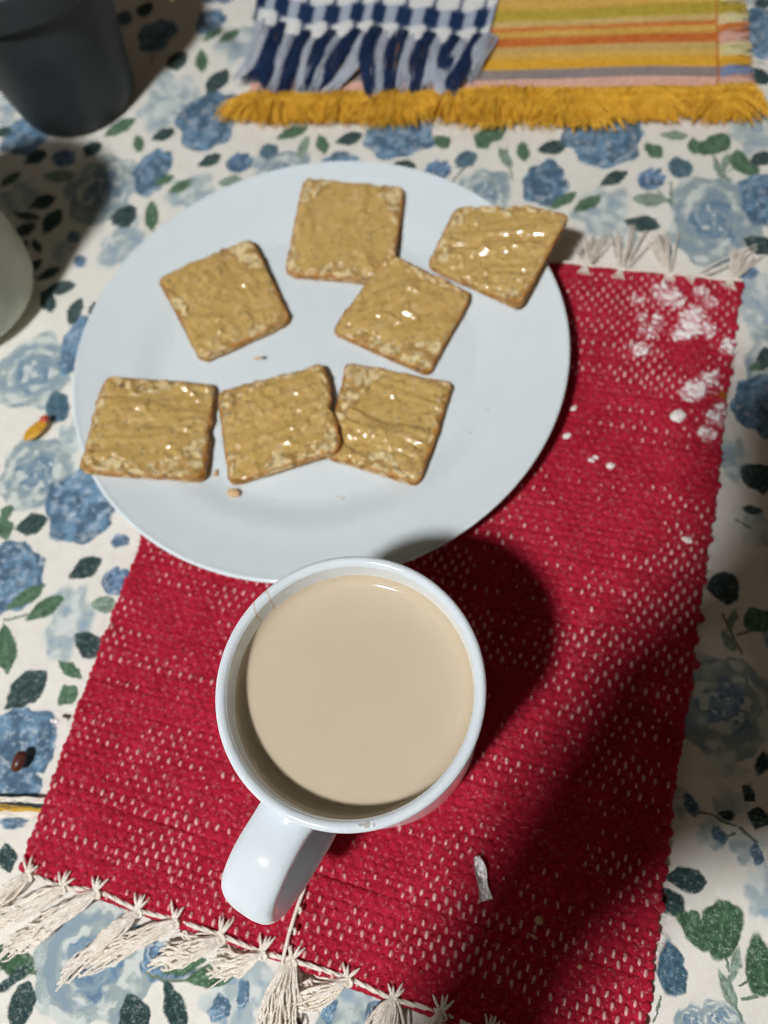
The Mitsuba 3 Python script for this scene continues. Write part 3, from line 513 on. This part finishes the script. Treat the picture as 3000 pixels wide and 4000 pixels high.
def streak(a, b):
    def f(p, n, uv):
        x, y = p.x * 1000, p.y * 1000
        return mix(a, b, .6 * noise((x + .25 * y) * 1.6, y / 5, 2) + .4 * noise(x * 2, y * 2, 3))
    return f
mat('navy_cotton', streak((.009, .024, .072), (.022, .046, .118)), .9, specular=.1)
mat('pale_cotton', streak((.28, .34, .46), (.66, .69, .74)), .9, specular=.1)
edge = mm([(-123, 517), (-106, 505), (-89, 493), (-71, 489), (-54, 490), (-41, 489), (-24, 483), (-6, 478), (10, 472), (26, 472), (34, 476)])
ncol = np.linspace(0, 1, 150); e = np.stack([np.interp(ncol, np.linspace(0, 1, len(edge)), edge[:, i]) for i in (0, 1)], 1)
rows_n = np.linspace(-.008, .19, 150)
pp = e[:, None] + (V([.135, .99]) * rows_n[:, None])[None] + (ncol[:, None] * .0)[..., None] * 0
pp[..., 0] += rows_n[None] * .16 * (ncol[:, None] - .3)
colc = np.interp(ncol, np.linspace(0, 1, len(edge)), [-.6, .5, 1.5, 2.5, 3.5, 4.5, 5.5, 6.5, 7.5, 8.5, 9.1])
zz = .0085 + .0013 * np.sin(2 * np.pi * colc)[:, None] * np.exp(-np.clip(rows_n, 0, 1) / .05)[None] + .006 * (f3(P3(pp[..., 0] * 14, pp[..., 1] * 14), 1, 2, 2) - .45)
uvn = np.stack([np.repeat(colc[:, None], 150, 1), np.repeat(((rows_n + .0085) / .034)[None], 150, 0)], -1)
put('checked_napkin__cloth', trimesh.Trimesh(cz(pp, zz).reshape(-1, 3), grid_faces(150, 150), process=False), 'checked_cotton', uv=uvn.reshape(-1, 2))
BLUE = [[(-106, 505), (-111, 467), (-126, 449)], [(-107, 490), (-110, 458), (-112, 441)], [(-88, 494), (-94, 456), (-102, 431)], [(-71, 492), (-78, 462), (-85, 433)], [(-54, 491), (-66, 457), (-77, 431)], [(-41, 491), (-45, 457), (-41, 414)], [(-24, 485), (-29, 450), (-32, 415)], [(-6, 480), (-12, 447), (-16, 417)], [(10, 474), (5, 446), (6, 437)], [(26, 473), (15, 440), (8, 426), (18, 410)]]
PALE = [[(-116, 514), (-120, 474), (-133, 453)], [(-98, 496), (-102, 460), (-107, 439)], [(-80, 490), (-85, 460), (-89, 426)], [(-64, 489), (-75, 451), (-81, 430)], [(-47, 488), (-55, 452), (-80, 427)], [(-33, 486), (-38, 451), (-37, 412)], [(-15, 480), (-21, 442), (-25, 413)], [(1, 476), (-4, 447), (-15, 423)], [(1, 460), (0, 438), (5, 412)], [(18, 471), (10, 447), (-4, 438)], [(33, 474), (25, 451), (17, 431)]]
rng = np.random.default_rng(31)
for lst, m_, wd, word in ((PALE, 'pale_cotton', .0060, 'pale blue strip'), (BLUE, 'navy_cotton', .0058, 'navy blue strip')):
    for st in lst:
        p = smooth_profile(mm(st), 14) if len(st) > 2 else mm(st); N = len(p); t = np.linspace(0, 1, N)
        m = Mesh()
        for s in range(30):     # a flat bundle of yarns
            w = (s - 14.5) / 14.5 + rng.normal(0, .10); fr = rng.normal(0, 1); d = np.gradient(p, axis=0); d /= np.linalg.norm(d, axis=1, keepdims=True); sd = np.c_[-d[:, 1], d[:, 0]]
            width = wd * (1 - .25 * t - .30 * t**3) * (1 + .10 * np.sin(6 * t + s * .1 + p[0, 0] * 300)); te = rng.uniform(.80, 1.0); kk = max(6, int(N * te))
            z = .0058 + .0012 * (m_ == 'navy_cotton') + .0015 * (1 - w**2) + .0044 * np.sin(2.6 * t) - .0045 * t**2 + .0005 * np.sin(9 * t + w * 3)
            c = cz(p + sd * (w * width)[:, None] + (n3(P3(t * 6, s * 1.7), 1, 3) - .5)[:, None] * .0030 * t[:, None] ** 1.5 + sd * (fr * .0018 * t**4)[:, None], np.maximum(z, .0052))
            m.tube(c[:kk], .00046 * (1 - .45 * t[:kk]) * rng.uniform(.7, 1.2), 5)
        put('checked_napkin__fringe_strip', m.mesh(), m_, label=word)
tag('checked_napkin', 'blue and white checked napkin with long fringe strips lying on the striped mat', 'napkin')
# ---------------------------------------------------------------- pot and jar at the left
def pot_clay(p, n, uv):
    return mix((.020, .026, .029), (.036, .044, .048), fbm(p.x * 60, p.y * 60, p.z * 60)) * (.9 + .2 * noise(p.x * 900, p.y * 900, p.z * 900))
mat('grey_clay', pot_clay, .5, specular=.4)
PT = (-.2430, .4615)
pot = [(1e-6, .0), (.032, .0), (.0368, .0012), (.0395, .005), (.0450, .038), (.0504, .0745), (.0512, .0770), (.0545, .0790), (.0554, .0830), (.0560, .0950), (.0552, .0975), (.0532, .0975), (.0520, .0955), (.0510, .089), (.049, .070), (.035, .012), (1e-6, .011)]
put('flower_pot__pot', lathe(smooth_profile(pot, 6), 160, PT), 'grey_clay')
mat('potting_soil', lambda p, n, uv: mix((.05, .025, .015), (.16, .08, .05), fbm(p.x * 400, p.y * 400, 2)), .95)
gx, gy = np.meshgrid(np.linspace(0.0005, .0445, 40), np.linspace(0, 2 * np.pi, 90), indexing='ij')
sx, sy = PT[0] + gx * np.cos(gy), PT[1] + gx * np.sin(gy)
put('flower_pot__soil', trimesh.Trimesh(P3(sx, sy, .083 + .006 * (f3(P3(sx, sy), 160, 3, 2) - .5)).reshape(-1, 3), grid_faces(40, 90)), 'potting_soil')
tag('flower_pot', 'dark grey flower pot with a rolled rim standing in the far left corner', 'flower pot')
scene['leaf_green'] = {'type': 'twosided', 'bsdf': {'type': 'principled', 'base_color': mikit.proc(lambda p, n, uv: mix((.16, .20, .03), (.33, .30, .05), noise(p.x * 300, p.y * 300, p.z * 300))), 'roughness': .5}}
def leaf(c0, c1, c2, w, key):
    c = bez(c0, c1, c2, n=14); t = np.linspace(0, 1, 14); d = np.gradient(c, axis=0); s = np.cross(d, [0, 0, 1.0]); s /= np.linalg.norm(s, axis=1, keepdims=True) + 1e-9
    ww = w * np.sin(np.pi * np.clip(t * .93 + .05, 0, 1)) ** .8
    q = np.linspace(-1, 1, 5); v = c[:, None] + s[:, None] * (ww[:, None] * q)[..., None] + P3(0 * q, 0, w * .35 * q**2)[None]
    m = Mesh().add(v.reshape(-1, 3), grid_faces(14, 5)); m.add(v.reshape(-1, 3) - [0, 0, .0003], grid_faces(14, 5)[:, ::-1])
    put(key, m.mesh(), 'leaf_green')
for a, b, w in (((-.262, .462), (-.2870, .4400, .118), .006), ((-.255, .470), (-.1520, .4480, .062), .003), ((-.252, .458), (-.2600, .5300, .13), .007), ((-.262, .470), (-.3300, .4900, .12), .007), ((-.250, .466), (-.2100, .5350, .12), .006)):
    A = V([*a, .083]); B_ = V(b); leaf(A, (A + B_) / 2 + [0, 0, .05], B_, w, 'house_plant__leaf')
m = Mesh()
for s in range(5):
    m.tube(bez((-.257, .462, .083), (-.256 + .004 * (s - 2), .464, .10), (-.256 + .012 * (s - 2), .468 + .004 * s, .122), n=8), .0012, 6)
put('house_plant__stem', m.mesh(), 'leaf_green')
tag('house_plant', 'small plant with narrow yellow green leaves growing in the dark pot', 'plant')

mat('cream_plastic', lambda p, n, uv: mix((.50, .51, .41), (.54, .55, .45), fbm(p.x * 40, p.y * 40, p.z * 40)), .35, specular=.4)
JR = (-.2850, .2925)
jar = [(1e-6, .0), (.034, .0), (.0400, .0014), (.0445, .0055), (.0470, .0120), (.0482, .022), (.0488, .050), (.0490, .085), (.0490, .105), (.0480, .109), (.0460, .111)]
put('cream_jar__body', lathe(smooth_profile(jar, 6), 160, JR), 'cream_plastic')
lid = [(.0460, .1105), (.0500, .1105), (.0505, .1115), (.0505, .120), (.0495, .1215), (.046, .1225), (1e-6, .1225)]
put('cream_jar__lid', lathe(smooth_profile(lid, 5), 160, JR), 'cream_plastic')
tag('cream_jar', 'cream coloured plastic jar at the left edge of the table below the flower pot', 'jar')

# ---------------------------------------------------------------- small things
def lump(c, size, seed, rot=0.0, sub=3, rough=.35, flat=.5):
    s = trimesh.creation.icosphere(sub); v = s.vertices * (1 + rough * (f3(s.vertices + seed * 3.1, 1.6, 3, seed) - .5) * 2)[:, None]
    v = v * V(size) / 2; a = math.radians(rot); x, y = v[:, 0].copy(), v[:, 1].copy()
    v[:, 0], v[:, 1] = x * math.cos(a) - y * math.sin(a), x * math.sin(a) + y * math.cos(a)
    v[:, 2] -= v[:, 2].min()
    return trimesh.Trimesh(v + V(c), s.faces, process=False)
mat('crumb_tan', lambda p, n, uv: mix((.48, .29, .13), (.72, .53, .30), noise(p.x * 900, p.y * 900, p.z * 900)), .7)
mat('grain_white', lambda p, n, uv: mix((.74, .69, .66), (.88, .85, .82), noise(p.x * 900, p.y * 900, p.z * 900)), .5)
mat('seed_dark', (.045, .045, .050), .5)
for (x, y), sz, lab in (((-106.1, 151.6), (6.2, 4.4, 2.6), 'largest cracker crumb on the plate, below the middle of the bottom row'), ((-116.2, 163.3), (4.0, 2.4, 1.5), 'small crumb between the left and the middle cracker of the bottom row'), ((-53.1, 147.1), (1.3, 1.1, .8), 'tiny crumb on the near part of the plate, right one of two specks'), ((-55.4, 148.3), (1.0, .8, .6), 'tiny crumb on the near part of the plate, left one of two specks'),
                    ((17.4, 189.5), (.9, .8, .5), 'lone dark speck on the bare right part of the plate'), ((8.5, 178), (1.0, .8, .5), 'tiny tan crumb right of the ridged cracker')):
    r = math.hypot(x / 1000 - PC[0], y / 1000 - PC[1]); z = .0122 + max(0, r - .082) * .26
    put('crumb', lump((x / 1000, y / 1000, z), V(sz) / 1000, len(scene), x * 7), 'crumb_tan' if 'dark' not in lab else 'seed_dark', label=lab, category='crumb')
put('seed__husk', lump((-.0998, .2299, .0122), (.0044, .0017, .0012), 3, 6), 'crumb_tan')
put('seed__tip', lump((-.0963, .2297, .0122), (.0024, .0018, .0015), 5, 10), 'seed_dark')
tag('seed', 'tiny seed with a dark tip on the plate between the rows of crackers', 'seed')
for (x, y), sz, rot, lab in (((59.8, 194.0), (3.6, 2.3, 1.8), 40, 'white grain on the red placemat beside the plate, upper of two'), ((55.0, 178.7), (4.2, 3.0, 2.0), 20, 'white grain on the red placemat beside the plate, lower of two'), ((73.7, 161.3), (3.8, 3.0, 2.2), 0, 'round white grain on the placemat right of the plate, standing apart'),
                        ((108.3, 186.5), (7.0, 6.0, 2.6), 30, 'white lump near the powder stains at the right side of the placemat'), ((102.7, 122.6), (5.0, 2.8, 2.0), -25, 'pale oval grain close to the right edge of the placemat'), ((24.8, -29.1), (3.2, 2.8, 1.8), 15, 'yellowish crumb in the shadow near the bottom of the placemat'), ((67.5, 166.5), (2.8, 1.8, 1.0), -40, 'small pink tinged flake left of the round white grain'),
                        ((22.5, -34.5), (3.0, 1.2, .8), -30, 'thin crumb just below the yellowish crumb on the placemat'), ((38.5, -44.0), (1.8, 1.4, 1.0), 0, 'small tan crumb near the lower right corner of the placemat')):
    put('food_grain', lump((x / 1000, y / 1000, .0042), V(sz) / 1000, len(scene), rot), 'crumb_tan' if 'crumb' in lab else 'grain_white', label=lab, category='food grain')
scene['foil'] = {'type': 'twosided', 'bsdf': {'type': 'roughconductor', 'material': 'Al', 'alpha': .38}}
gx, gy = np.meshgrid(np.linspace(-1, 1, 9), np.linspace(-1, 1, 23), indexing='ij')
wd = .0021 * (1 - .35 * np.clip(gy, 0, 1) ** 2 + .12 * np.sin(gy * 5)); fx, fy = gx * wd + .0006 * np.sin(gy * 2.2), gy * .0078
fz = .0058 + .0007 * np.abs(gx) ** 2 + .0014 * (f3(P3(gx * 2.2, gy * 5), 1, 2, 3) - .4) + .0006 * gy**2
a = math.radians(15); FC = (.0040, -.0146)
v = P3(FC[0] + fx * math.cos(a) - fy * math.sin(a), FC[1] + fx * math.sin(a) + fy * math.cos(a), fz).reshape(-1, 3)
m = Mesh().add(v, grid_faces(9, 23)).add(v - [0, 0, .0004], grid_faces(9, 23)[:, ::-1])
put('foil_scrap', m.mesh(), 'foil', smooth=False, label='narrow crumpled strip of silver foil on the red placemat', category='foil')
# yellow petal with a red base
mat('petal_yellow', lambda p, n, uv: mix((.50, .24, .012), (.66, .36, .03), noise(p.x * 500, p.y * 500)), .5)
mat('petal_red', lambda p, n, uv: mix((.36, .03, .006), (.55, .09, .012), noise(p.x * 500, p.y * 500)), .4)
put('flower_petal__blade', lump((-.2228, .2000, .0008), (.0150, .0078, .0026), 12, 48, rough=.18), 'petal_yellow')
put('flower_petal__base', lump((-.2183, .2062, .0010), (.0052, .0044, .0034), 15, 30, rough=.2), 'petal_red')
tag('flower_petal', 'dried yellow petal with a red end on the tablecloth left of the plate', 'petal')
mat('dark_peel', lambda p, n, uv: mix((.045, .010, .006), (.12, .030, .018), noise(p.x * 500, p.y * 500, p.z * 500)), .35)
put('dried_peel', lump((-.1968, .0308, .0006), (.0095, .0058, .0042), 22, 72, rough=.22), 'dark_peel', label='dark brown curled scrap of dried peel at the left edge of the tablecloth', category='food scrap')
# threads that come in from the left under the placemat
mat('black_yarn', (.02, .024, .026), .8); mat('yellow_yarn', (.60, .36, .04), .85)
rng = np.random.default_rng(41)
for m_, y0, y1, cnt, lab in (('cream_cotton', 15.6, 14.6, 5, 'white threads, uppermost of the bundle at the left edge'), ('black_yarn', 14.2, 12.4, 6, 'black threads in the bundle at the left edge'), ('yellow_yarn', 11.8, 10.6, 6, 'yellow threads in the bundle at the left edge'), ('cream_cotton', 9.6, 9.0, 7, 'white threads, lowest of the bundle at the left edge')):
    m = Mesh()
    for s in range(cnt):
        w = rng.normal(0, .5)
        m.tube(bez((-.230, (y0 - 2 + 2.2 * w) / 1000, .001), (-.208, (y0 + 1.3 * w) / 1000, .0025), (-.182, (y1 + .5 * w) / 1000, .0012), n=12) + P3(0, .0008 * np.sin(np.arange(12) * .9 + s * 2), 0), .00048, 5)
    put('yarn_bundle', m.mesh(), m_, label=lab, category='yarn')

# ---------------------------------------------------------------- what throws the wide shadow at the right: the phone that takes the picture and the arm that holds it
RT = np.cross(FWD, UP)
def phone_pt(a, b, c):
    """Phone space: a to the right, b to the top, c out of the back towards the table, from the lens."""
    return EYE + RT * a + UP * b + FWD * c
def slab(a0, a1, b0, b1, c0, c1, rad, n=10):
    q = []
    for cx, cy, s in ((a1 - rad, b1 - rad, 0), (a0 + rad, b1 - rad, 90), (a0 + rad, b0 + rad, 180), (a1 - rad, b0 + rad, 270)):
        t = np.radians(s + np.linspace(0, 90, n)); q += [(cx + rad * math.cos(x), cy + rad * math.sin(x)) for x in t]
    q = V(q); N = len(q); cc = V([(a0 + a1) / 2, (b0 + b1) / 2]); rows = []
    for sc, c in ((0, c0), (.985, c0), (1, c0 + (c1 - c0) * .2), (1, c0 + (c1 - c0) * .8), (.985, c1), (0, c1)):
        rows.append([phone_pt(*(cc + (p - cc) * sc), c) for p in q])
    i = np.arange(len(rows) - 1)[:, None] * N; j = np.arange(N)[None]; k = (j + 1) % N
    f = np.stack([i + j, i + k, i + N + k, i + N + j], -1).reshape(-1, 4)
    return trimesh.Trimesh(V(rows).reshape(-1, 3), np.vstack([f[:, [0, 1, 2]], f[:, [0, 2, 3]]]), process=False)
mat('phone_shell', (.03, .032, .036), .25, specular=.5)
put('phone__body', slab(-.030, .043, -.136, .026, -.0105, -.0025, .009), 'phone_shell', smooth=30)
put('phone__screen', slab(-.0285, .0415, -.134, .0245, -.0109, -.0103, .008), 'phone_shell', smooth=30)
tag('phone', 'dark phone held above the table, outside the picture', 'phone')

# the left hand that holds it, with its forearm
import manifold3d
ICO = trimesh.creation.icosphere(2).vertices
def chain(joints):
    out = None
    for (p, r), (q, s) in zip(joints, joints[1:]):
        h = manifold3d.Manifold.hull_points(np.vstack([ICO * r + p, ICO * s + q]))
        out = h if out is None else out + h
    return out
J = lambda a, b, c, r: (phone_pt(a + .006, b, c), r)
wrist = J(-.078, -.150, .016, .0235)
arm = chain([wrist, (V([-.150, -.270, .235]), .030), (V([-.235, -.400, .190]), .038)])
palm = manifold3d.Manifold.hull_points(np.vstack([ICO * r + p for p, r in (wrist, J(-.052, -.075, .012, .0115), J(-.042, -.095, .013, .0120), J(-.036, -.113, .014, .0120), J(-.036, -.130, .016, .0115), J(-.066, -.100, .004, .0150))]))
fingers = [chain([J(-.050, -.076, .010, .0092), J(-.012, -.066, .012, .0082), J(.010, -.061, .0085, .0075), J(.026, -.058, .0070, .0065)]),
           chain([J(-.042, -.095, .010, .0094), J(.002, -.088, .012, .0084), J(.028, -.084, .0095, .0078), J(.0445, -.082, .0030, .0068)]),
           chain([J(-.036, -.113, .010, .0090), J(.004, -.108, .012, .0082), J(.029, -.106, .0095, .0075), J(.0445, -.105, .0030, .0066)]),
           chain([J(-.036, -.130, .011, .0080), J(-.004, -.129, .012, .0072), J(.016, -.128, .0090, .0066), J(.030, -.127, .0065, .0058)]),
           chain([J(-.066, -.104, .002, .0135), J(-.0545, -.072, -.008, .0105), J(-.0440, -.050, -.016, .0090), J(-.0300, -.040, -.0185, .0078)])]
hand = arm + palm
for g in fingers: hand = hand + g
mm_ = hand.refine_to_length(.005).to_mesh(); hm = trimesh.Trimesh(mm_.vert_properties[:, :3], mm_.tri_verts, process=True)
trimesh.smoothing.filter_taubin(hm, iterations=8)
mat('skin', lambda p, n, uv: mix((.30, .165, .105), (.36, .205, .135), fbm(p.x * 120, p.y * 120, p.z * 120)), .5)
put('person__hand', hm, 'skin')
for g, (a, b, c) in enumerate(((.0285, -.0575, .0128), (.0490, -.0815, .0060), (.0488, -.1048, .0058), (.0325, -.1268, .0118), (-.0275, -.0385, -.0255))):
    nl = trimesh.creation.icosphere(2); nl.vertices = nl.vertices * [.0055, .0042, .0012] + phone_pt(a + .006, b, c)
    put('person__fingernail', nl, 'nail')
mat('nail', (.45, .27, .22), .3)
sl = Mesh(); c = bez((-.128, -.233, .249), (-.150, -.270, .235), (-.235, -.400, .190), n=26)
sl.tube(c, np.linspace(.0325, .0435, 26) * (1 + .05 * np.sin(np.arange(26) * 1.3)), 28, cap=False)
mat('sleeve_cloth', lambda p, n, uv: mix((.07, .08, .10), (.10, .11, .14), noise(p.x * 700, p.y * 700, p.z * 700)), .9)
put('person__sleeve', sl.mesh(), 'sleeve_cloth')
tag('person', 'left hand and sleeved forearm holding the phone, outside the picture', 'person')

cup = [(1e-6, .125), (.016, .125), (.019, .122), (.020, .090), (.021, .070), (.030, .060), (.034, .050), (.030, .0485)]
put('lamp_bulb__socket', lathe(smooth_profile(cup, 5), 48, (LAMP[0], LAMP[1]), LAMP[2]), 'phone_shell')

rng = np.random.default_rng(77); ic = trimesh.creation.icosphere(1); m = Mesh()
for cx, cy, rr_, s_ in POWDER:
    for g in range(int(rr_ * rr_ * 4.2 * s_)):
        a, d = rng.uniform(0, 2 * np.pi), rr_ * 1.12 * rng.random() ** .7
        x, y = (cx + d * math.cos(a)) / 1000, (cy + d * math.sin(a)) / 1000
        if n3(V([[x * 520, y * 520, 1.0]]), 1, 3)[0] < .42: continue
        q = .00015 + .00100 * rng.random() ** 2.2
        m.add(ic.vertices * [q * rng.uniform(.8, 1.5), q * rng.uniform(.8, 1.4), q * .8] * (1 + .3 * (n3(ic.vertices + g, 2, 5)[:, None] - .5)) + [x, y, .0041 + .0004 * rng.random() + q * .3], ic.faces)
mat('white_powder', lambda p, n, uv: mix((.80, .74, .74), (.90, .87, .86), noise(p.x * 1500, p.y * 1500)), .9)
put('spilled_powder', m.mesh(), 'white_powder', kind='stuff', label='white powder grains spilled in patches on the upper right of the red placemat')
